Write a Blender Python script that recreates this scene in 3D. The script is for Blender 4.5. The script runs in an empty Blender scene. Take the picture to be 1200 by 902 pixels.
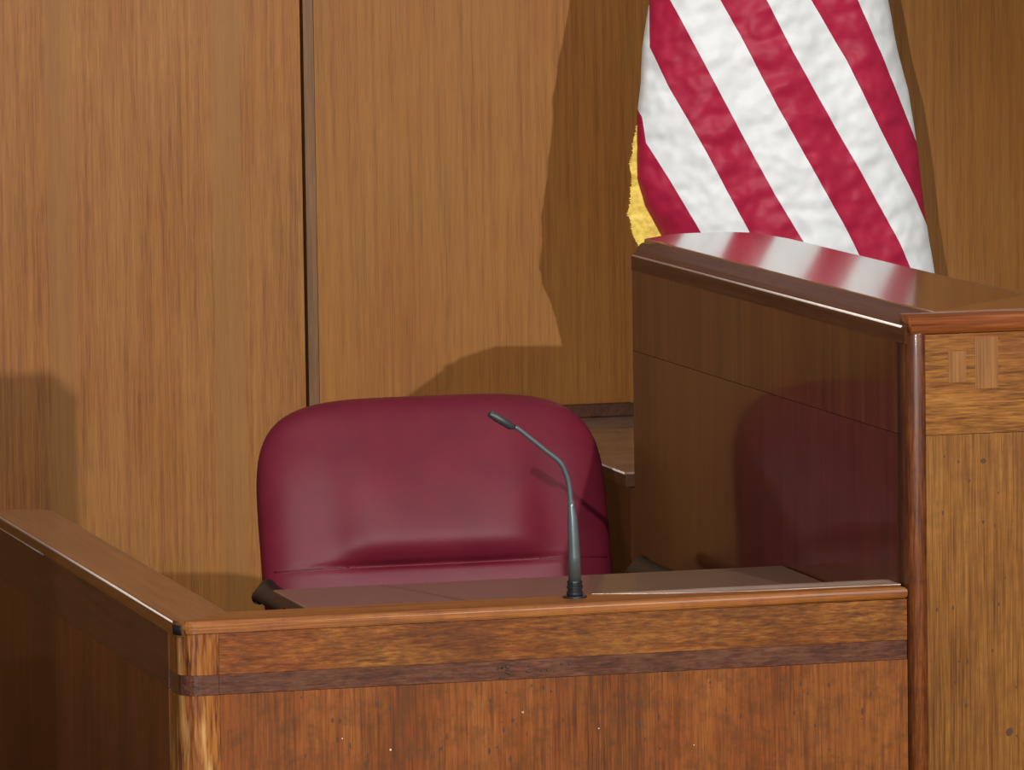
import bpy, bmesh, math, random
from mathutils import Vector, Matrix, noise
random.seed(7)
SC = bpy.context.scene
COL = SC.collection

# ---------------------------------------------------------------- camera
cd = bpy.data.cameras.new('camera')
cd.sensor_width = 36.0
cd.lens = 36.0 * 7870.0 / 1200.0
cd.clip_start = 0.5; cd.clip_end = 100
cam = bpy.data.objects.new('camera', cd); COL.objects.link(cam)
YAW, PITCH, ROLL = -0.2585, -0.0982, -0.0142
cy_, sy_ = math.cos(YAW), math.sin(YAW)
fwd = Vector((-sy_*math.cos(PITCH), cy_*math.cos(PITCH), math.sin(PITCH)))
rt = Vector((cy_, sy_, 0)); up = rt.cross(fwd)
r2 = rt*math.cos(ROLL) + up*math.sin(ROLL); u2 = -rt*math.sin(ROLL) + up*math.cos(ROLL)
M = Matrix((r2, u2, -fwd)).transposed().to_4x4()
M.translation = Vector((-1.844, -8.745, 2.297))
cam.matrix_world = M
SC.camera = cam

# ---------------------------------------------------------------- world, lamps, exposure
w = bpy.data.worlds.new('room_ambience'); SC.world = w; w.use_nodes = True
w.node_tree.nodes['Background'].inputs[0].default_value = (1.0, 0.96, 0.93, 1)
w.node_tree.nodes['Background'].inputs[1].default_value = 0.20

def spot(name, loc, target, power, col, radius, ang=26):
    l = bpy.data.lights.new(name, 'SPOT'); l.energy = power; l.color = col
    l.shadow_soft_size = radius; l.spot_size = math.radians(ang); l.spot_blend = 0.5
    o = bpy.data.objects.new(name, l); COL.objects.link(o); o.location = loc
    o.rotation_euler = (Vector(target)-Vector(loc)).to_track_quat('-Z', 'Y').to_euler()
    return o
spot('spotlight_left', (-1.63, -6.4, 2.59), (0.75, 0.9, 1.2), 1250, (1.0, 0.975, 0.94), 0.014)
spot('spotlight_right', (2.02, -5.6, 3.74), (0.75, 0.9, 1.2), 1080, (1.0, 0.975, 0.94), 0.03)
al = bpy.data.lights.new('ceiling_softlight', 'AREA'); al.energy = 22; al.size = 2.2; al.color = (1, .96, .92)
ao = bpy.data.objects.new('ceiling_softlight', al); COL.objects.link(ao); ao.location = (0.6, 0.0, 3.9)

vs = SC.view_settings
vs.view_transform = 'Standard'; vs.look = 'None'; vs.gamma = 1; vs.exposure = 0.0
vs.use_curve_mapping = False

# ---------------------------------------------------------------- materials
def new_mat(name):
    m = bpy.data.materials.new(name); m.use_nodes = True
    nt = m.node_tree; return m, nt, nt.nodes['Principled BSDF']

def noise_node(nt, vec, scale, detail=3, rough=.55):
    n = nt.nodes.new('ShaderNodeTexNoise'); n.inputs['Scale'].default_value = scale
    n.inputs['Detail'].default_value = detail; n.inputs['Roughness'].default_value = rough
    nt.links.new(vec, n.inputs['Vector']); return n.outputs['Fac']

def mth(nt, op, a, b):
    n = nt.nodes.new('ShaderNodeMath'); n.operation = op
    for i, v in enumerate((a, b)):
        if isinstance(v, (int, float)): n.inputs[i].default_value = v
        else: nt.links.new(v, n.inputs[i])
    return n.outputs[0]

def ramp(nt, fac, stops):
    n = nt.nodes.new('ShaderNodeValToRGB'); e = n.color_ramp.elements
    while len(e) < len(stops): e.new(.5)
    for k, (p, c) in enumerate(stops):
        e[k].position = p; e[k].color = (*c, 1) if len(c) == 3 else c
    nt.links.new(fac, n.inputs[0]); return n.outputs[0]

def mixc(nt, fac, a, b, mode='MIX'):
    n = nt.nodes.new('ShaderNodeMix'); n.data_type = 'RGBA'; n.blend_type = mode
    if isinstance(fac, (int, float)): n.inputs[0].default_value = fac
    else: nt.links.new(fac, n.inputs[0])
    for i, v in ((6, a), (7, b)):
        if isinstance(v, tuple): n.inputs[i].default_value = (*v, 1)
        else: nt.links.new(v, n.inputs[i])
    return n.outputs[2]

def wood(name, dark, mid, light, axis='Z', rough=.35, spec=.5, coat=0.0, fine=420, med=100, stain=0.0,
         stain_col=(.02, .008, .004), stain_scale=14, specks=0.0, bands=None, wear=0.0, wear_col=(.6, .38, .2), bump=.08,
         blotch=.22, seed=0.0, hue=None, contrast=1.0, pores=.45, stretch=.022, mott=0.0, mott_col=(.06, .022, .006), mott_scale=38):
    m, nt, bs = new_mat(name)
    tc = nt.nodes.new('ShaderNodeTexCoord').outputs['Object']
    mp = nt.nodes.new('ShaderNodeMapping'); nt.links.new(tc, mp.inputs[0])
    s = [1, 1, 1]; s['XYZ'.index(axis)] = stretch
    mp.inputs['Scale'].default_value = s; mp.inputs['Location'].default_value = (seed, seed*.7, seed*1.3)
    v = mp.outputs[0]
    A = noise_node(nt, v, fine, 2, .6); B = noise_node(nt, v, med, 3, .5)
    mp2 = nt.nodes.new('ShaderNodeMapping'); nt.links.new(tc, mp2.inputs[0])
    s2 = [1, 1, 1]; s2['XYZ'.index(axis)] = .3; mp2.inputs['Scale'].default_value = s2
    mp2.inputs['Location'].default_value = (seed+3, seed, seed)
    Cn = noise_node(nt, mp2.outputs[0], 6, 4, .6)
    f = mth(nt, 'MULTIPLY', A, .52-blotch/2); f = mth(nt, 'ADD', f, mth(nt, 'MULTIPLY', B, .48-blotch/2))
    f = mth(nt, 'ADD', f, mth(nt, 'MULTIPLY', Cn, blotch))
    P_ = noise_node(nt, v, fine*1.5, 2, .5)
    h = .13/contrast
    c = ramp(nt, f, [(.5-h, dark), (.5, mid), (.5+h, light)])
    c = mixc(nt, mth(nt, 'MULTIPLY', ramp(nt, P_, [(.56, (0, 0, 0)), (.66, (1, 1, 1))]), pores), c, dark)
    if hue:   # broad reddish or yellowish areas of the veneer
        D = noise_node(nt, mp2.outputs[0], 9, 2, .5)
        c = mixc(nt, ramp(nt, D, [(.42, (0, 0, 0)), (.62, (1, 1, 1))]), c, mixc(nt, .8, c, hue, 'MULTIPLY'))
    if bands:  # veneer leaves with a tone of their own
        sx = nt.nodes.new('ShaderNodeSeparateXYZ'); nt.links.new(tc, sx.inputs[0])
        for (x0, x1, bc, amt) in bands:
            a = mth(nt, 'GREATER_THAN', sx.outputs[0], x0); b = mth(nt, 'LESS_THAN', sx.outputs[0], x1)
            c = mixc(nt, mth(nt, 'MULTIPLY', mth(nt, 'MULTIPLY', a, b), amt), c, bc)
    if stain:
        S = noise_node(nt, mp2.outputs[0], stain_scale, 5, .65)
        k = mth(nt, 'MULTIPLY', ramp(nt, S, [(.52, (0, 0, 0)), (.66, (1, 1, 1))]), stain)
        c = mixc(nt, k, c, stain_col)
    if mott:   # mottled, isotropic age stains
        S = noise_node(nt, tc, mott_scale, 6, .68)
        k = mth(nt, 'MULTIPLY', ramp(nt, S, [(.47, (0, 0, 0)), (.66, (1, 1, 1))]), mott)
        c = mixc(nt, k, c, mott_col)
        S2 = noise_node(nt, tc, mott_scale*.35, 3, .6)
        k = mth(nt, 'MULTIPLY', ramp(nt, S2, [(.45, (0, 0, 0)), (.6, (1, 1, 1))]), mott*.5)
        c = mixc(nt, k, c, mixc(nt, .5, c, mott_col))
    if specks:
        S = noise_node(nt, tc, 75, 2, .5)
        k = mth(nt, 'MULTIPLY', ramp(nt, S, [(.68, (0, 0, 0)), (.73, (1, 1, 1))]), specks)
        c = mixc(nt, k, c, (.02, .01, .005))
    if wear:
        S = noise_node(nt, v, 60, 4, .6)
        k = mth(nt, 'MULTIPLY', ramp(nt, S, [(.52, (0, 0, 0)), (.66, (1, 1, 1))]), wear)
        c = mixc(nt, k, c, wear_col)
    nt.links.new(c, bs.inputs['Base Color'])
    bs.inputs['Roughness'].default_value = rough
    bs.inputs['Specular IOR Level'].default_value = spec
    bs.inputs['Coat Weight'].default_value = coat; bs.inputs['Coat Roughness'].default_value = .09
    bp = nt.nodes.new('ShaderNodeBump'); bp.inputs['Strength'].default_value = bump; bp.inputs['Distance'].default_value = .002
    nt.links.new(A, bp.inputs['Height']); nt.links.new(bp.outputs[0], bs.inputs['Normal'])
    return m

def plain(name, col, rough=.5, metal=0.0, spec=.5, coat=0.0, var=.12, scale=40, bump=0.0, bscale=300, sheen=0.0, coat_rough=.1):
    m, nt, bs = new_mat(name)
    tc = nt.nodes.new('ShaderNodeTexCoord').outputs['Object']
    n = noise_node(nt, tc, scale, 3)
    d = tuple(x*(1-var) for x in col); l = tuple(min(1, x*(1+var)) for x in col)
    nt.links.new(ramp(nt, n, [(.3, d), (.7, l)]), bs.inputs['Base Color'])
    bs.inputs['Roughness'].default_value = rough; bs.inputs['Metallic'].default_value = metal
    bs.inputs['Specular IOR Level'].default_value = spec
    bs.inputs['Coat Weight'].default_value = coat; bs.inputs['Coat Roughness'].default_value = coat_rough
    bs.inputs['Sheen Weight'].default_value = sheen
    if bump:
        bp = nt.nodes.new('ShaderNodeBump'); bp.inputs['Strength'].default_value = bump; bp.inputs['Distance'].default_value = .002
        nt.links.new(noise_node(nt, tc, bscale, 2), bp.inputs['Height']); nt.links.new(bp.outputs[0], bs.inputs['Normal'])
    return m

WALL_L = wood('oak_wall_left', (.17, .058, .012), (.305, .120, .023), (.385, .170, .036), 'Z', .5, .3, specks=.0, contrast=.85, fine=560, med=130,
              hue=(1.0, .87, .72), bump=.06,
              bands=[(.286, .330, (.300, .135, .033), .5), (.572, .621, (.290, .134, .032), .55)])
WALL_R = wood('oak_wall_right', (.18, .066, .013), (.300, .122, .021), (.365, .162, .031), 'Z', .5, .3, fine=520, med=110, specks=.0,
              hue=(1.0, .90, .78), seed=4.0, bump=.05, contrast=.7, pores=.3)
FRONT = wood('varnished_oak_front', (.085, .022, .004), (.225, .066, .011), (.31, .108, .021), 'Z', .42, .3, .08, stretch=.03, fine=480, med=190, stain=.5,
             stain_col=(.075, .028, .008), stain_scale=9, hue=(.95, .72, .55), specks=.2, seed=1.0, contrast=.85, blotch=.36, mott=.55, mott_col=(.075, .030, .008))
FRONT_BAND = wood('varnished_oak_band', (.085, .024, .005), (.215, .070, .010), (.34, .138, .024), 'X', .40, .35, .1, stretch=.14, fine=420, med=160, blotch=.3, stain=.5,
                  stain_col=(.07, .018, .006), hue=(.9, .65, .5), seed=2.0, contrast=1.0, mott=.4, mott_col=(.07, .022, .006))
INLAY = wood('dark_stained_inlay', (.035, .010, .005), (.090, .027, .012), (.17, .062, .030), 'X', .35, .5, .3, stretch=.14, fine=420, med=150, blotch=.4, stain=.7,
             stain_col=(.022, .008, .007), stain_scale=10, seed=5.0, contrast=1.1, mott=.5, mott_col=(.15, .06, .028), mott_scale=22)
CAP_F = wood('red_oak_cap', (.15, .045, .010), (.29, .094, .016), (.38, .140, .028), 'X', .42, .4, .0, bump=.03, seed=3.0, mott=.3, mott_col=(.10, .025, .008))
CAP_S = wood('red_oak_side_cap', (.12, .038, .010), (.20, .070, .018), (.25, .095, .026), 'Y', .3, .5, .3, bump=.03, seed=3.3)
NOSE = wood('mahogany_edging', (.09, .020, .005), (.23, .060, .013), (.32, .10, .022), 'X', .32, .5, .15, stain=.3, stain_col=(.10, .015, .010), bump=.03, seed=6)
POST_R = wood('mahogany_corner', (.05, .012, .004), (.155, .042, .009), (.25, .080, .017), 'Z', .42, .4, .08, stretch=.05, stain=.5, stain_col=(.045, .009, .008), stain_scale=8, seed=6.5, mott=.4, mott_col=(.04, .010, .006))
POST_L = wood('worn_corner_oak', (.05, .012, .003), (.22, .064, .010), (.34, .125, .022), 'Z', .3, .5, .3, fine=260, med=90, stretch=.08, wear=.8, wear_col=(.62, .33, .11),
              stain=.6, seed=7, contrast=1.5)
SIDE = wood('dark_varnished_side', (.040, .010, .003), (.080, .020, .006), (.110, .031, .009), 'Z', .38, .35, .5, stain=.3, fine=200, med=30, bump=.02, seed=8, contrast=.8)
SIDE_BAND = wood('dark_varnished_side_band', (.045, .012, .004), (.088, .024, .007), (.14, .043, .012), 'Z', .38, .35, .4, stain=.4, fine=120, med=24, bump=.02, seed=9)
LSIDE = wood('dark_left_side', (.08, .019, .005), (.145, .038, .010), (.19, .056, .015), 'Z', .42, .5, .2, stain=.35, bump=.03, seed=10, hue=(.7, .7, .8))
LSIDE_BAND = wood('dark_left_side_band', (.05, .014, .008), (.092, .029, .015), (.13, .046, .022), 'Y', .42, .5, .2, stain=.35, bump=.03, seed=11)
TOP = wood('polished_top', (.15, .062, .022), (.22, .095, .036), (.27, .125, .05), 'Y', .16, .6, .8, bump=.0, seed=12, contrast=.7)
TOPF = wood('polished_front_top', (.24, .10, .03), (.31, .135, .042), (.36, .17, .06), 'X', .2, .5, .4, bump=.0, seed=12.5, contrast=.7)
EDGE = wood('brown_edge_strip', (.05, .017, .007), (.095, .032, .012), (.13, .047, .017), 'Y', .5, .4, .0, bump=.0, seed=13)
BFRONT = wood('golden_oak_front', (.085, .027, .004), (.220, .084, .013), (.32, .140, .028), 'Z', .42, .3, .08, fine=480, med=170, specks=.2, stain=.35,
              stain_col=(.10, .034, .008), seed=14, contrast=.95, mott=.3, mott_col=(.09, .034, .009))
BBAND = wood('golden_oak_band', (.10, .030, .005), (.230, .084, .012), (.34, .142, .028), 'X', .4, .3, .08, stretch=.07, fine=420, med=130, stain=.45,
             stain_col=(.16, .04, .010), seed=15, contrast=1.25)
BBLOCK = wood('golden_oak_block', (.16, .056, .010), (.255, .100, .021), (.32, .140, .036), 'Z', .38, .5, .25, seed=16)
PALE = plain('painted_edge_highlight', (.93, .78, .70), .45, spec=.8, coat=.3, var=.12, scale=60, coat_rough=.4)  # pale colour that paints the white highlights along edges
DESKM = wood('grey_brown_worktop', (.13, .078, .052), (.17, .108, .076), (.20, .13, .095), 'X', .30, .6, .35, bump=.0, seed=17, contrast=.5)
FLOORM = plain('carpet', (.10, .04, .035), .95, var=.3, scale=200, bump=.6)
LEATHER = plain('burgundy_leather', (.138, .0108, .0245), .46, spec=.24, var=.10, scale=14, bump=.05, bscale=420)
LEATHER_D = plain('burgundy_piping', (.11, .009, .02), .4, var=.1)
BLACKP = plain('black_plastic', (.012, .013, .016), .32, var=.2)
ARMP = plain('charcoal_armrest', (.008, .011, .012), .42, spec=.3, var=.2)
GUN = plain('gunmetal', (.13, .15, .155), .34, metal=.55, var=.1)
GUN_D = plain('dark_gunmetal', (.045, .048, .046), .45, metal=.4, var=.1)
CHROME = plain('chrome', (.6, .6, .6), .15, metal=1.0, var=.02)
GOLD = plain('gold_fringe_thread', (.92, .60, .10), .6, var=.25, scale=120, sheen=.3)
BRASS = plain('brass', (.7, .45, .12), .25, metal=1.0, var=.05)
REDF = plain('crimson_nylon', (.40, .014, .050), .5, var=.08, scale=30, bump=.12, bscale=30, spec=.25)
WHITEF = plain('white_nylon', (.78, .80, .80), .5, var=.04, scale=30, bump=.18, bscale=30, spec=.25)

# ---------------------------------------------------------------- helpers
def tag(o, label, cat, group=None):
    o['label'] = label; o['category'] = cat
    if group: o['group'] = group
    return o
def thing(name, label, cat, loc):
    o = bpy.data.objects.new(name, None); COL.objects.link(o); o.location = loc
    o.empty_display_size = .1
    return tag(o, label, cat)
def wpos(o):
    p = Vector((0, 0, 0))
    while o: p += o.location; o = o.parent
    return p
def obj(name, bm, mat, parent=None, smooth=False, label=None):
    me = bpy.data.meshes.new(name)
    bmesh.ops.recalc_face_normals(bm, faces=bm.faces)
    if parent is not None: bmesh.ops.translate(bm, verts=bm.verts, vec=-wpos(parent))
    bm.to_mesh(me); bm.free(); me.materials.append(mat)
    if smooth:
        for p in me.polygons: p.use_smooth = True
    o = bpy.data.objects.new(name, me); COL.objects.link(o); o.parent = parent
    if label: o['label'] = label
    return o
def struct(o): o['kind'] = 'structure'; return o

def prism(poly, z0, z1, r=0, keep=None, segs=3, top_only=False):
    """poly in XY, extruded z0..z1; horizontal edges bevelled with radius r unless both ends satisfy keep()."""
    bm = bmesh.new()
    a = [bm.verts.new((x, y, z0)) for x, y in poly]; b = [bm.verts.new((x, y, z1)) for x, y in poly]
    n = len(poly)
    bm.faces.new(a[::-1]); bm.faces.new(b)
    for i in range(n): bm.faces.new((a[i], a[(i+1) % n], b[(i+1) % n], b[i]))
    if r:
        es = []
        for e in bm.edges:
            p, q = e.verts[0].co, e.verts[1].co
            if abs(p.z-q.z) > 1e-6: continue
            if top_only and p.z < z1-1e-6: continue
            if keep and keep(p) and keep(q): continue
            es.append(e)
        bmesh.ops.bevel(bm, geom=es, offset=r, segments=segs, profile=.5, affect='EDGES')
    return bm
def box(x0, x1, y0, y1, z0, z1, r=0, segs=2):
    bm = bmesh.new(); bmesh.ops.create_cube(bm, size=1)
    bmesh.ops.scale(bm, verts=bm.verts, vec=(x1-x0, y1-y0, z1-z0))
    bmesh.ops.translate(bm, verts=bm.verts, vec=((x0+x1)/2, (y0+y1)/2, (z0+z1)/2))
    if r: bmesh.ops.bevel(bm, geom=bm.edges[:], offset=r, segments=segs, profile=.5, affect='EDGES')
    return bm
def extr(poly, axis, a, b):
    """poly of 2-D points in the plane across axis, extruded from a to b."""
    def P(p, t): return {'X': (t, p[0], p[1]), 'Y': (p[0], t, p[1])}[axis]
    bm = bmesh.new(); n = len(poly)
    A = [bm.verts.new(P(p, a)) for p in poly]; B = [bm.verts.new(P(p, b)) for p in poly]
    bm.faces.new(A); bm.faces.new(B[::-1])
    for i in range(n): bm.faces.new((A[i], A[(i+1) % n], B[(i+1) % n], B[i]))
    return bm
def tube(path, radii, seg=20, bm=None, flat=1.0):
    bm = bm or bmesh.new(); rings = []
    n = len(path); path = [Vector(p) for p in path]
    up0 = Vector((0.3, 1, .1)).normalized()
    for i, p in enumerate(path):
        t = (path[min(i+1, n-1)] - path[max(i-1, 0)]).normalized()
        u = up0 - t*up0.dot(t)
        if u.length < .05: u = Vector((1, 0, 0)) - t*t.x
        u.normalize(); v = t.cross(u)
        rr = radii[i] if isinstance(radii, (list, tuple)) else radii
        rings.append([bm.verts.new(p + (u*math.cos(2*math.pi*k/seg) + v*math.sin(2*math.pi*k/seg)*flat)*rr) for k in range(seg)])
    for a, b in zip(rings, rings[1:]):
        for k in range(seg): bm.faces.new((a[k], a[(k+1) % seg], b[(k+1) % seg], b[k]))
    bm.faces.new(rings[0][::-1]); bm.faces.new(rings[-1])
    return bm
def smooth_path(pts, n=8):
    pts = [Vector(p) for p in pts]; out = []
    for i in range(len(pts)-1):
        p0 = pts[max(i-1, 0)]; p1 = pts[i]; p2 = pts[i+1]; p3 = pts[min(i+2, len(pts)-1)]
        for k in range(n):
            t = k/n
            out.append(.5*((2*p1) + (-p0+p2)*t + (2*p0-5*p1+4*p2-p3)*t*t + (-p0+3*p1-3*p2+p3)*t**3))
    out.append(pts[-1]); return out
def interp(tab, z):
    """tab of (x, z) with falling z; linear, extrapolated at the ends."""
    for i in range(len(tab)-1):
        if z >= tab[i+1][1] or i == len(tab)-2:
            (x0, z0), (x1, z1) = tab[i], tab[i+1]
            return x0 + (x1-x0)*(z-z0)/(z1-z0)

# ---------------------------------------------------------------- setting
JX = .7300           # joint between the two wall boards
wall = struct(obj('wall_back', box(-3, 5, 2.40, 2.55, 0, 4), plain('wall_core', (.02, .010, .005), .9)))
obj('panel', box(-1.6, JX-.0030, 2.350, 2.400, .0, 4, .001), WALL_L, wall, label='left oak veneer panel, standing slightly proud')
obj('panel', box(JX+.0235, 3.2, 2.3615, 2.400, .0, 4), WALL_R, wall, label='smoother right oak veneer panel, set back behind the joint')
obj('shade_strip', box(JX+.0052, JX+.0230, 2.3630, 2.400, .0, 4), wood('greyed_shade_strip', (.13, .06, .02), (.19, .092, .035), (.25, .125, .05), 'Z', .5, .3, seed=30), wall, label='narrow greyer strip right of the dark joint, shadow of the proud panel painted in')  # greyer tone paints the shadow thrown by the proud left panel
obj('panel', box(-3, -1.604, 2.350, 2.400, .0, 4), WALL_L, wall)
obj('panel', box(3.204, 5, 2.3615, 2.400, .0, 4), WALL_R, wall)
struct(obj('floor', box(-5, 6, -10, 2.5, -.1, 0), FLOORM))
struct(obj('trim_1', box(.03, 1.03, .06, 1.45, 0, .30, .004), FLOORM))['label'] = 'carpeted platform inside the witness box'

PX, PY, PZ = -.5566, -1.6, 1.836
pt = struct(obj('shadow_caster_left', prism([(-1.03, 0), (PX, 0), (PX, PZ-.02), (PX-.02, PZ), (-1.03, PZ)], PY+.015, PY-.015, .004), SIDE))  # added unseen panel, shaped to cast the blocky shadow on the back wall
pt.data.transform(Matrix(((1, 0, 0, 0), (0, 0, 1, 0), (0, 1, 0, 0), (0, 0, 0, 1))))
pt['label'] = 'added wooden panel outside the frame at left, there to cast a shadow on the wall'

# ---------------------------------------------------------------- witness box
wb = thing('witness_box', 'brown varnished wooden witness box with low front panel, side rail and inside worktop', 'witness box', (0, 0, 0))
RX = 1.0285
d = .03*(1-math.sqrt(.5))
def arc(cx, cy, r, a0, a1, n=5): return [(cx+r*math.cos(math.radians(a0+(a1-a0)*k/n)), cy+r*math.sin(math.radians(a0+(a1-a0)*k/n))) for k in range(n+1)]
def on_mitre(p): return abs(p.x-p.y) < 2e-4
frontcap = arc(.03, .03, .03, 225, 270) + [(RX, 0), (RX, .09), (.09, .09)]
obj('front_cap', prism(frontcap, 1.0875, 1.104, .006, on_mitre), CAP_F, wb)
sidecap = [(.09, .09)] + arc(.055, 1.345, .035, 0, 90) + [(0, 1.38), (0, .03)] + arc(.03, .03, .03, 180, 225)[1:]
obj('side_cap', prism(sidecap, 1.083, 1.104, .005, on_mitre), CAP_S, wb)
chip = arc(.03, .03, .0304, 178, 222, 6)
obj('corner_chip', prism(chip + [(.02, .02), (.01, .031)], 1.0848, 1.0985), plain('bare_black_wood', (.012, .007, .006), .7), wb, True, label='black chipped spot on the corner of the cap')
obj('highlight_edge', tube([(.0012, .032, 1.1010), (.0012, 1.375, 1.1010)], .0021, 8), PALE, wb, True, label='highlight painted along the outer edge of the side cap')  # pale bead painted in as the edge highlight of the rail
obj('highlight_edge', tube([(.0008, .95, 1.0850), (.0008, 1.375, 1.0850)], .0012, 8), PALE, wb, True)
obj('reflection_strip', prism([(.60, .086), (.70, .055), (.82, .036), (RX, .030), (RX, .088)], 1.1035, 1.1046),  # whitish reflection on the cap, painted as a thin pale sheet
    wood('painted_pale_reflection', (.35, .22, .16), (.62, .48, .40), (.80, .68, .60), 'X', .25, .6, .5, bump=0, seed=20, stain=.4, stain_col=(.25, .10, .04)), wb,
    label='pale reflection painted on the right half of the front cap')
# front panels (outer face just behind Y = 0.004)
obj('front_band', box(.057, RX, .004, .080, 1.0305, 1.0870), FRONT_BAND, wb)
obj('inlay_strip', box(.057, RX, .0058, .078, 1.0035, 1.0300), INLAY, wb, label='dark stained strip under the band')
obj('front_panel', box(.057, RX, .004, .080, .0, 1.0030), FRONT, wb)
post = arc(.032, .032, .028, 180, 270, 8) + [(.0565, .004), (.0565, .085), (.004, .085)]
obj('corner_post', prism(post, 1.0305, 1.0868), POST_L, wb, label='worn rounded corner, top block')
obj('corner_post', prism(post, .0, 1.0025), POST_L, wb, label='worn rounded corner with pale rubbed streaks')
post2 = arc(.033, .033, .027, 180, 270, 8) + [(.0565, .006), (.0565, .085), (.006, .085)]
obj('inlay_strip', prism(post2, 1.0028, 1.0302), INLAY, wb)
obj('side_band', box(.004, .085, .0855, 1.372, 1.005, 1.084), LSIDE_BAND, wb)
obj('side_panel', box(.0045, .085, .0855, 1.372, .0, 1.0045), LSIDE, wb)
obj('worktop', box(.262, 1.026, .088, .578, 1.048, 1.066, .002), DESKM, wb, label='grey-brown worktop behind the front cap')
obj('worktop_bracket', box(.300, .320, .088, .48, .86, 1.0475), BLACKP, wb)
obj('worktop_bracket', box(.985, 1.005, .088, .48, .86, 1.0475), BLACKP, wb)

DARKC = plain('dark_dent', (.07, .026, .009), .7); LIGHTC = plain('bare_chip', (.75, .55, .35), .6)
def chips(parent, mat, spots, y, name):
    bm = bmesh.new()
    for (x, z, a, b) in spots:
        pts = [(x+a*math.cos(t*math.pi/3)*random.uniform(.7, 1.2), z+b*math.sin(t*math.pi/3)*random.uniform(.7, 1.2)) for t in range(6)]
        lo = [bm.verts.new((p, y, q)) for p, q in pts]; hi = [bm.verts.new((p, y+.002, q)) for p, q in pts]
        bm.faces.new(lo)
        for i in range(6): bm.faces.new((lo[i], lo[(i+1) % 6], hi[(i+1) % 6], hi[i]))
    obj(name, bm, mat, parent)['kind'] = 'stuff'
chips(wb, LIGHTC, [(.225, .935, .0012, .0012), (.292, .916, .0016, .0016), (.478, .958, .0015, .0020), (.585, .93, .0010, .001), (.72, .90, .001, .001)], .0036, 'bare_chip')
chips(wb, DARKC, [(random.uniform(.15, 1.0), random.uniform(.88, 1.0), random.uniform(.0008, .0022), random.uniform(.001, .005)) for _ in range(60)]
      + [(random.uniform(.44, .56), random.uniform(1.006, 1.022), random.uniform(.002, .006), random.uniform(.0008, .002)) for _ in range(14)], .0035, 'dent')

# ---------------------------------------------------------------- judge's bench
jb = thing('judge_bench', 'tall glossy wooden bench at the right with polished top and rounded corner edging', 'judge bench', (RX, 0, 0))
XB = 1.0325
# polished side top (behind the edge strip)
top = [(1.086, .055), (1.086, 1.500), (1.150, 1.572), (1.185, 1.580), (1.250, 1.578), (1.285, 1.540), (1.292, 1.40), (1.292, .62), (1.290, .50), (1.293, .40)]
top_side = top + [(1.300, .346)]
obj('side_top', prism([(1.086, .0555), (1.086, 1.500), (1.150, 1.572), (1.185, 1.580), (1.250, 1.578), (1.285, 1.540), (1.295, 1.40), (1.295, .2641)], 1.445, 1.4785, .003,
                      lambda p: abs((p.x-1.086)-(p.y-.0555)) < .003), TOP, jb, label='polished side top mirroring the flag')
obj('front_top', prism([(1.0865, .0545), (3.4, .0545), (3.4, .340), (1.315, .340), (1.303, .375), (1.298, .45), (1.2962, .55), (1.2962, .2645)], 1.445, 1.4785), TOPF, jb)
# rounded edge strip along the side and the end
strip = []
prof = [(0, 1.440), (0, 1.4585), (.0012, 1.4625), (.004, 1.4650), (.0150, 1.4690), (.0530, 1.4775), (.0555, 1.4768), (.0560, 1.4740), (.0560, 1.440)]
bm = bmesh.new()
stations = [((XB-.004, .004), (1, 1)), ((XB-.004, 1.375), (1, .92)), ((1.098, 1.575), (.92, -.35)), ((1.150, 1.628), (.3, -1)), ((1.285, 1.615), (-.1, -1))]
# each station: outer corner and inward direction per unit of profile x
rings = []
for (ox, oy), (dx, dy) in stations:
    rings.append([bm.verts.new((ox+dx*px, oy+dy*px, z)) for px, z in prof])
for a, b in zip(rings, rings[1:]):
    for k in range(len(prof)):
        k2 = (k+1) % len(prof); bm.faces.new((a[k], b[k], b[k2], a[k2]))
bm.faces.new(rings[0]); bm.faces.new(rings[-1][::-1])
obj('edge_strip', bm, EDGE, jb, label='matt brown edge strip around the side top')
obj('highlight_edge', tube([(XB-.0020, .022, 1.4622), (XB-.0020, 1.372, 1.4622)], .0019, 8), PALE, jb, True, label='bright highlight painted along the outer edge of the side top')  # highlight along the bench nose, put in as a pale bead
# front edging: half round
fp = [(.055, 1.4525), (.006, 1.4525), (.0022, 1.4545), (.0005, 1.4600), (.0008, 1.4670), (.0035, 1.4735), (.010, 1.4775), (.0525, 1.4785), (.055, 1.4765)]
obj('front_edging', extr([(y-.004, z) for y, z in fp], 'X', XB+.004, 3.4), NOSE, jb, True, label='reddish half-round edging of the front top')
pr_ = arc(XB+.016, .014, .016, 180, 270, 8) + [(1.0560, -.002), (1.0560, .05), (XB, .05)]
obj('corner_post', prism(pr_, 0, 1.456, .003, top_only=True), POST_R, jb, True, label='reddish rounded corner post')
obj('front_band', box(1.0565, 3.4, .000, .07, 1.3132, 1.4520), BBAND, jb)
for k, (x0, x1, z0, z1) in enumerate([(1.090, 1.116, 1.385, 1.428), (1.129, 1.162, 1.375, 1.446), (1.236, 1.262, 1.372, 1.440)]):
    obj('veneer_patch', box(x0, x1, -.0006, .01, z0, z1), BBLOCK, jb)
obj('front_panel', box(1.0565, 3.4, .000, .07, .0, 1.3124), BFRONT, jb)
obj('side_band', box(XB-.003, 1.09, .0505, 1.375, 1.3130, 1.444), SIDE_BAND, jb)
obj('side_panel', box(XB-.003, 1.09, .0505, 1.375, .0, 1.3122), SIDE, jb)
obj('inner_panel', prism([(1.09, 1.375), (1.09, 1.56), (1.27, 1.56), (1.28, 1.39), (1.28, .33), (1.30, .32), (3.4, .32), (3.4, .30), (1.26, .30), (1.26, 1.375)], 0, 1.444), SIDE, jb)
obj('end_panel', prism([(XB-.003, 1.3755), (1.0895, 1.3755), (1.0895, 1.56)], 0, 1.440), SIDE, jb)
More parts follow.
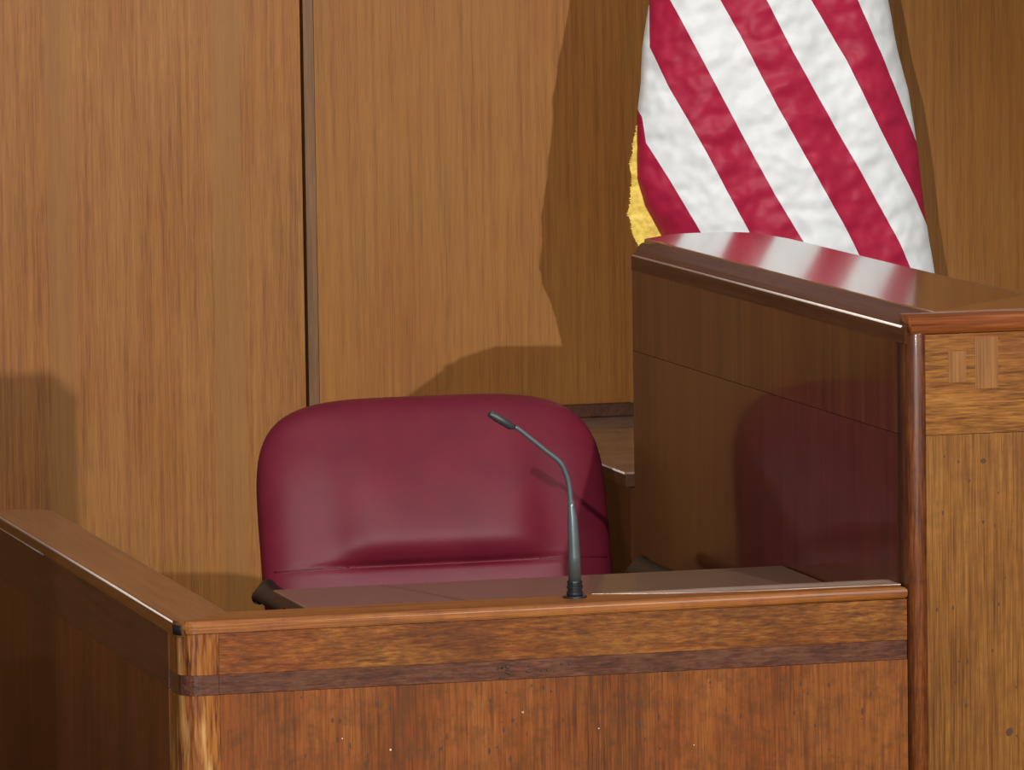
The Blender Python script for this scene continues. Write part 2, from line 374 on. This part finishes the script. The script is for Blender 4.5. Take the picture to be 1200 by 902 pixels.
chips(jb, DARKC, [(random.uniform(1.07, 1.2), random.uniform(.85, 1.3), random.uniform(.0008, .0022), random.uniform(.001, .004)) for _ in range(18)]
      + [(1.175, .895, .006, .006), (1.140, 1.275, .004, .004)], -.0006, 'dent')
# lower rear counter between the bench end and the wall
rc = thing('rear_counter', 'low dark glossy wooden counter between bench end and back wall, mostly hidden', 'counter', (1.05, 1.62, 0))
CT = wood('worn_sheen_counter_top', (.10, .05, .03), (.28, .20, .155), (.42, .34, .28), 'X', .25, .5, .5, stretch=.3, med=22, bump=0, seed=40)  # whitish gloss reflection painted into the worn grey tone
obj('cabinet', prism([(1.062, 1.515), (1.070, 1.515), (1.0975, 1.60), (1.295, 1.60), (1.295, 2.334), (1.062, 2.334)], 0, 1.082), SIDE, rc)
cpoly = [(1.050, 1.50), (1.0655, 1.50), (1.0945, 1.588), (1.305, 1.588), (1.305, 2.360), (1.050, 2.360)]
obj('counter_board', prism(cpoly, 1.0825, 1.1020), EDGE, rc)
obj('counter_top', prism(cpoly, 1.1021, 1.106, .001), CT, rc)
obj('highlight_edge', tube([(1.0505, 1.505, 1.1035), (1.0505, 2.33, 1.1035)], .0018, 8), PALE, rc, True)  # pale bead paints the highlight on the counter edge
obj('backsplash', box(1.050, 1.305, 2.335, 2.3605, 1.1063, 1.128, .002), EDGE, rc)

# ---------------------------------------------------------------- chair
CX, CY = .651, 1.17
ch = thing('office_chair', 'burgundy leather office chair with black armrests behind the witness box front', 'chair', (CX, CY, .3))
TILT = math.radians(15)
def back_pt(x, y, h):   # local: x across, y depth (- is front), h height along the back; pivot at z = .84
    c, s = math.cos(TILT), math.sin(TILT)
    return Vector((CX + x, CY - .045 + y*c + (h)*s, .799 + h*c - y*s))
A_, B_, HC = .2755, .2350, .243
def outline(th):
    c, s = math.cos(th), math.sin(th); n = 4.5
    r = (abs(c)**n + abs(s)**n)**(-1/n); x, z = A_*r*c, B_*r*s
    z += .006*(1-(x/A_)**2) if s > 0 else 0
    x *= 1 + .012*(z/B_)*0
    return x, z
HS = .214       # seam height along the back
def relief(x, h, s):
    edge = .062*math.sqrt(max(0, 1-s**4.2))
    pil = .018*(1-s*s)
    win = 1/(1+math.exp((abs(x+.004)-.150)/.014))
    up_ = 1/(1+math.exp(-(h-HS)/.0022))
    q = max(0, h-HS); bulge = win*.022*(1-math.exp(-(q/.019)**1.6))*math.exp(-(q/.17)**1.5)
    groove = -(.0025+.006*win)*math.exp(-((h-HS)/.0040)**2)*(1-s**8)
    below = -.004*win*(1-up_)*math.exp(-max(0, HS-h)/.02)
    return edge + pil + bulge + groove + below
bm = bmesh.new(); NA, NR = 220, 110
def ringpts(side):
    R = []
    for i in range(NR+1):
        s = (i/NR)
        s = 1-(1-s)**1.35
        row = []
        for k in range(NA):
            th = 2*math.pi*k/NA; ox, oz = outline(th)
            x, h = ox*s, HC + oz*s
            yv = -relief(x, h, s) if side == 'f' else .040*math.sqrt(max(0, 1-s**5))
            if s > .999: yv = 0
            # gentle wrap of the back around the sitter
            yv -= .030*(x/A_)**2 - .0
            row.append(bm.verts.new(back_pt(x, yv, h)))
            if i == 0: break
        R.append(row)
    return R
F_ = ringpts('f')
def skin(R, flip):
    for k in range(NA):
        f = (R[0][0], R[1][k], R[1][(k+1) % NA]); bm.faces.new(f[::-1] if flip else f)
    for i in range(1, NR):
        a, b = R[i], R[i+1]
        for k in range(NA):
            f = (a[k], b[k], b[(k+1) % NA], a[(k+1) % NA]); bm.faces.new(f[::-1] if flip else f)
skin(F_, False)
Bk = ringpts('b'); skin(Bk, True)
bmesh.ops.remove_doubles(bm, verts=bm.verts, dist=.00012)
br = obj('backrest', bm, LEATHER, ch, True)
for sgn in (-1, 1):
    pts = []
    for k in range(25):
        x = sgn*(.150 + (.262-.150)*k/24); s = (abs(x)/A_)
        yv = -relief(x, HS, min(s, .9995)) - .030*(x/A_)**2
        pts.append(back_pt(x, yv-.0006, HS))
    obj('seam', tube(pts, .0011, 6), LEATHER_D, br, True)
def cushion(cx, cy, cz, a, b, t, n=4.5, mat=LEATHER, name='seat'):
    bm = bmesh.new(); rings = []
    for i in range(17):
        ph = -math.pi/2 + math.pi*i/16; s = abs(math.cos(ph))**.45; z = math.sin(ph)*t
        ring = []
        for k in range(64):
            th = 2*math.pi*k/64; c, q = math.cos(th), math.sin(th)
            r = (abs(c)**n + abs(q)**n)**(-1/n)*max(s, .01)
            ring.append(bm.verts.new((cx+a*r*c, cy+b*r*q, cz+z)))
        rings.append(ring)
    for p, q in zip(rings, rings[1:]):
        for k in range(64): bm.faces.new((p[k], p[(k+1) % 64], q[(k+1) % 64], q[k]))
    bm.faces.new(rings[0][::-1]); bm.faces.new(rings[-1])
    return obj(name, bm, mat, ch, True)
cushion(CX, CY-.24, .75, .265, .26, .05)
obj('seat_shell', box(CX-.22, CX+.22, CY-.46, CY-.02, .675, .705, .012), BLACKP, ch)
obj('back_bracket', tube(smooth_path([(CX, CY-.16, .68), (CX, CY+.03, .69), (CX, CY+.085, .81), (CX, CY+.13, .99)]), .022, 12, flat=2.0), BLACKP, ch, True)
for sgn in (-1, 1):
    x = CX + (.322 if sgn > 0 else -.288); yb = CY - (.075 if sgn < 0 else .0)
    pad = smooth_path([(x, CY-.310, .985), (x, CY-.298, .994), (x, CY-.2, .997), (x, (CY-.2+yb)/2, .997), (x, yb-.012, .997), (x, yb, .994)], 5)
    rad = [.012] + [.022]*(len(pad)-6) + [.0225, .0225, .022, .019, .012]
    a = obj('armrest', tube(pad, rad, 18, flat=.48), ARMP, ch, True)
    obj('arm_support', tube(smooth_path([(x-sgn*.006, CY-.200, .990), (x-sgn*.008, CY-.20, .90), (x-sgn*.02, CY-.20, .78), (x-sgn*.06, CY-.20, .680), (x-sgn*.12, CY-.20, .675)]), .024, 16, flat=.7), BLACKP, ch, True)
obj('gas_lift', tube([(CX, CY-.22, .40), (CX, CY-.22, .68)], .028, 20), CHROME, ch, True)
obj('hub', tube([(CX, CY-.22, .365), (CX, CY-.22, .43)], .04, 20), BLACKP, ch, True)
for k in range(5):
    a = math.radians(72*k+18); ex, ey = CX+.27*math.cos(a), CY-.22+.27*math.sin(a)
    lg = obj('leg', tube([(CX, CY-.22, .40), (CX+.14*math.cos(a), CY-.22+.14*math.sin(a), .385), (ex, ey, .362)], [.022, .019, .014], 12), BLACKP, ch, True)
    obj('caster', tube([(ex-.018, ey, .326), (ex+.018, ey, .326)], .0255, 16), BLACKP, lg, True)

# ---------------------------------------------------------------- microphone
MX, MY = .569, .060
mic = thing('gooseneck_microphone', 'slim grey gooseneck microphone standing on the front cap of the box', 'microphone', (MX, MY, 1.104))
obj('base_flange', tube([(MX, MY, 1.1035), (MX, MY, 1.1062), (MX, MY, 1.1068)], [.0165, .0165, .014], 28), BLACKP, mic, True)
col_ = [(MX, MY, z) for z in (1.1066, 1.1085, 1.109, 1.1125, 1.113, 1.1165, 1.117, 1.1205, 1.121, 1.1245, 1.125, 1.127)]
obj('collar', tube(col_, [.0105, .0115, .0115, .0115, .0100, .0100, .0113, .0113, .0100, .0100, .0108, .0105], 28), BLACKP, mic, False)
obj('stem', tube([(MX, MY, 1.1265), (MX, MY, 1.16), (MX-.001, MY, 1.19), (MX-.002, MY, 1.215), (MX-.0032, MY, 1.230), (MX-.004, MY, 1.238)],
                 [.0088, .0084, .0078, .0070, .0050, .0044], 24), GUN, mic, True)
neck = smooth_path([(MX-.0035, MY, 1.230), (MX-.006, MY, 1.258), (MX-.0105, MY, 1.275), (MX-.019, MY, 1.2915), (MX-.040, MY, 1.309), (MX-.064, MY, 1.329), (MX-.078, MY, 1.340), (MX-.085, MY, 1.3425)], 10)
obj('gooseneck', tube(neck, [.0040 - .0010*i/len(neck) for i in range(len(neck))], 14), GUN, mic, True)
hd = [(MX-.081, MY, 1.3418), (MX-.085, MY, 1.3425), (MX-.088, MY, 1.3438), (MX-.110, MY, 1.3580), (MX-.1115, MY, 1.3588), (MX-.1165, MY, 1.3620), (MX-.1175, MY, 1.3628)]
h_ = obj('microphone_head', tube(hd, [.0030, .0038, .0055, .0058, .0050, .0050, .0035], 20), GUN_D, mic, True, label='dark capsule at the tip of the neck')

# ---------------------------------------------------------------- flag on its pole
fx, fy = 1.49, 1.985
fl = thing('flag_on_pole', 'large draped flag with crimson and white stripes and gold fringe behind the bench', 'flag', (fx, fy, 0))
BND = [
 [(1.149, 1.659), (1.155, 1.617), (1.191, 1.559), (1.250, 1.458)],
 [(1.164, 1.848), (1.163, 1.773), (1.192, 1.709), (1.252, 1.603), (1.293, 1.526), (1.333, 1.454)],
 [(1.198, 1.847), (1.253, 1.742), (1.313, 1.630), (1.371, 1.524), (1.430, 1.427)],
 [(1.281, 1.845), (1.315, 1.786), (1.373, 1.674), (1.433, 1.568), (1.494, 1.461), (1.524, 1.401)],
 [(1.359, 1.843), (1.404, 1.756), (1.465, 1.649), (1.524, 1.548), (1.584, 1.441), (1.613, 1.376)],
 [(1.436, 1.841), (1.496, 1.741), (1.555, 1.623), (1.616, 1.510), (1.635, 1.469)],
 [(1.516, 1.839), (1.556, 1.752), (1.592, 1.668), (1.620, 1.603)],
 [(1.596, 1.835), (1.610, 1.800)], [(1.676, 1.835), (1.690, 1.8)]]
LC = [(1.30, 2.38), (1.215, 2.10), (1.164, 1.848), (1.151, 1.773), (1.148, 1.715), (1.141, 1.664), (1.140, 1.560), (1.153, 1.515), (1.185, 1.456), (1.198, 1.41), (1.204, 1.34), (1.206, 1.18)]
RC = [(1.42, 2.38), (1.515, 2.10), (1.573, 1.838), (1.587, 1.762), (1.606, 1.692), (1.620, 1.603), (1.633, 1.486), (1.643, 1.427), (1.652, 1.369), (1.675, 1.16)]
FR = [(1.141, 1.664), (1.129, 1.593), (1.132, 1.565), (1.125, 1.516), (1.131, 1.486), (1.144, 1.456), (1.158, 1.41), (1.165, 1.34), (1.165, 1.18)]
KF = (1.90+8.745)/(1.72+8.745)
def sc_(t): return [(-1.844+(x+1.844)*KF, 2.297+(z-2.297)*KF) for x, z in t]
BND = [sc_(t) for t in BND]; LC = sc_(LC); RC = sc_(RC); FR = sc_(FR)
def bnd(k, z):
    t = BND[k]
    if z > t[0][1]: return t[0][0] - .52*(z-t[0][1])
    if z < t[-1][1]: return t[-1][0] + .545*(t[-1][1]-z)
    return interp(t, z)
def cloth_y(x, z):
    l, r = interp(LC, z), interp(RC, z); t = max(-1, min(1, (x-l)/(r-l)*2-1))
    y = 1.880 + .085*(1-math.sqrt(max(0, 1-abs(t)**3.0*.98)))
    q = x - .52*(2.0-z)*.25
    y += .006*math.sin(q*38+1.0) * (1-abs(t)**4)
    y += .010*noise.noise(Vector((x*9, z*4, 1.3)))*(1-abs(t)**4)
    y += .0060*noise.noise(Vector((x*20+z*9, z*34-x*14, 5.3)))
    y += .0030*abs(noise.noise(Vector((x*26-z*18, z*16+x*22, 2.1))))
    y += .0022*noise.noise(Vector((x*70, z*60, 9.3)))
    return y
Z0, Z1, NZ = 1.16, 2.38, 400
def cloth(fl_, fr_, name, mat, label):
    bm = bmesh.new(); prev = None; NX = 16
    for j in range(NZ+1):
        z = Z1 - (Z1-Z0)*j/NZ; l, r = interp(LC, z), interp(RC, z)
        a = max(l, fl_(z)); b = min(r, fr_(z))
        if b - a < .0008: prev = None; continue
        row = []
        for k in range(NX+1):
            x = a+(b-a)*k/NX; y = cloth_y(x, z); dy = y-1.90
            row.append(bm.verts.new((x+.25*dy, y, z-.09*dy)))
        if prev:
            for k in range(NX): bm.faces.new((prev[k], row[k], row[k+1], prev[k+1]))
        prev = row
    if len(bm.faces) == 0: bm.free(); return
    return obj(name, bm, mat, fl, True, label)
big = 9
for k in range(-1, len(BND)):
    lo = (lambda z, k=k: bnd(k, z)) if k >= 0 else (lambda z: -big)
    hi = (lambda z, k=k: bnd(k+1, z)) if k+1 < len(BND) else (lambda z: big)
    red = (k % 2 == 1) or k == -1
    cloth(lo, hi, 'stripe', REDF if red else WHITEF, 'crimson stripe' if red else 'white stripe')
# back fold of the drape, joined to the two outer contours
bm = bmesh.new(); prev = None
for j in range(61):
    z = Z1-(Z1-Z0)*j/60; l, r = interp(LC, z), interp(RC, z); row = []
    for k in range(13):
        t = -1+2*k/12; x = (l+r)/2 + t*(r-l)/2*.985
        e = math.sqrt(max(0, 1-t*t)); y = cloth_y(l if t < 0 else r, z) + .055*e + .012*math.sin(t*9)*e
        row.append(bm.verts.new((x+.25*(y-1.90), y, z)))
    if prev:
        for k in range(12): bm.faces.new((prev[k], prev[k+1], row[k+1], row[k]))
    prev = row
obj('rear_fold', bm, REDF, fl, True)
# gold fringe: band plus threads along the left hem
bm = bmesh.new(); prev = None; random.seed(3)
NF = 260
for j in range(NF+1):
    z = 1.647-(1.647-1.18)*j/NF
    a = interp(FR, z) - random.uniform(0, .0030)*(1 if j % 2 else .2); b = interp(LC, z)+.006
    y = cloth_y(interp(LC, z)+.001, z) + .004
    row = [bm.verts.new((a+(b-a)*k/6+.25*(y-1.90), y + (.003 if (j % 2) else -.001)*(1-k/6) + .0035*math.sin(z*160)*(1-k/6), z - .012*(1-k/6) - .09*(y-1.90))) for k in range(7)]
    if prev:
        for k in range(6): bm.faces.new((prev[k], row[k], row[k+1], prev[k+1]))
    prev = row
fg = obj('fringe', bm, GOLD, fl, True, label='gold fringe along the left hem'); fg['kind'] = 'stuff'
obj('pole', tube([(fx, fy, .05), (fx, fy, 2.46)], .013, 16), wood('pole_oak', (.2, .09, .03), (.3, .15, .05), (.4, .2, .08)), fl, True)
obj('finial', tube([(fx, fy, 2.46), (fx, fy, 2.475), (fx, fy, 2.49), (fx, fy, 2.53), (fx, fy, 2.60)], [.014, .022, .010, .030, .001], 16), BRASS, fl, True)
obj('floor_stand', tube([(fx+.0, fy, 0), (fx, fy, .02), (fx, fy, .05), (fx, fy, .09)], [.12, .115, .05, .02], 32), BRASS, fl, True)
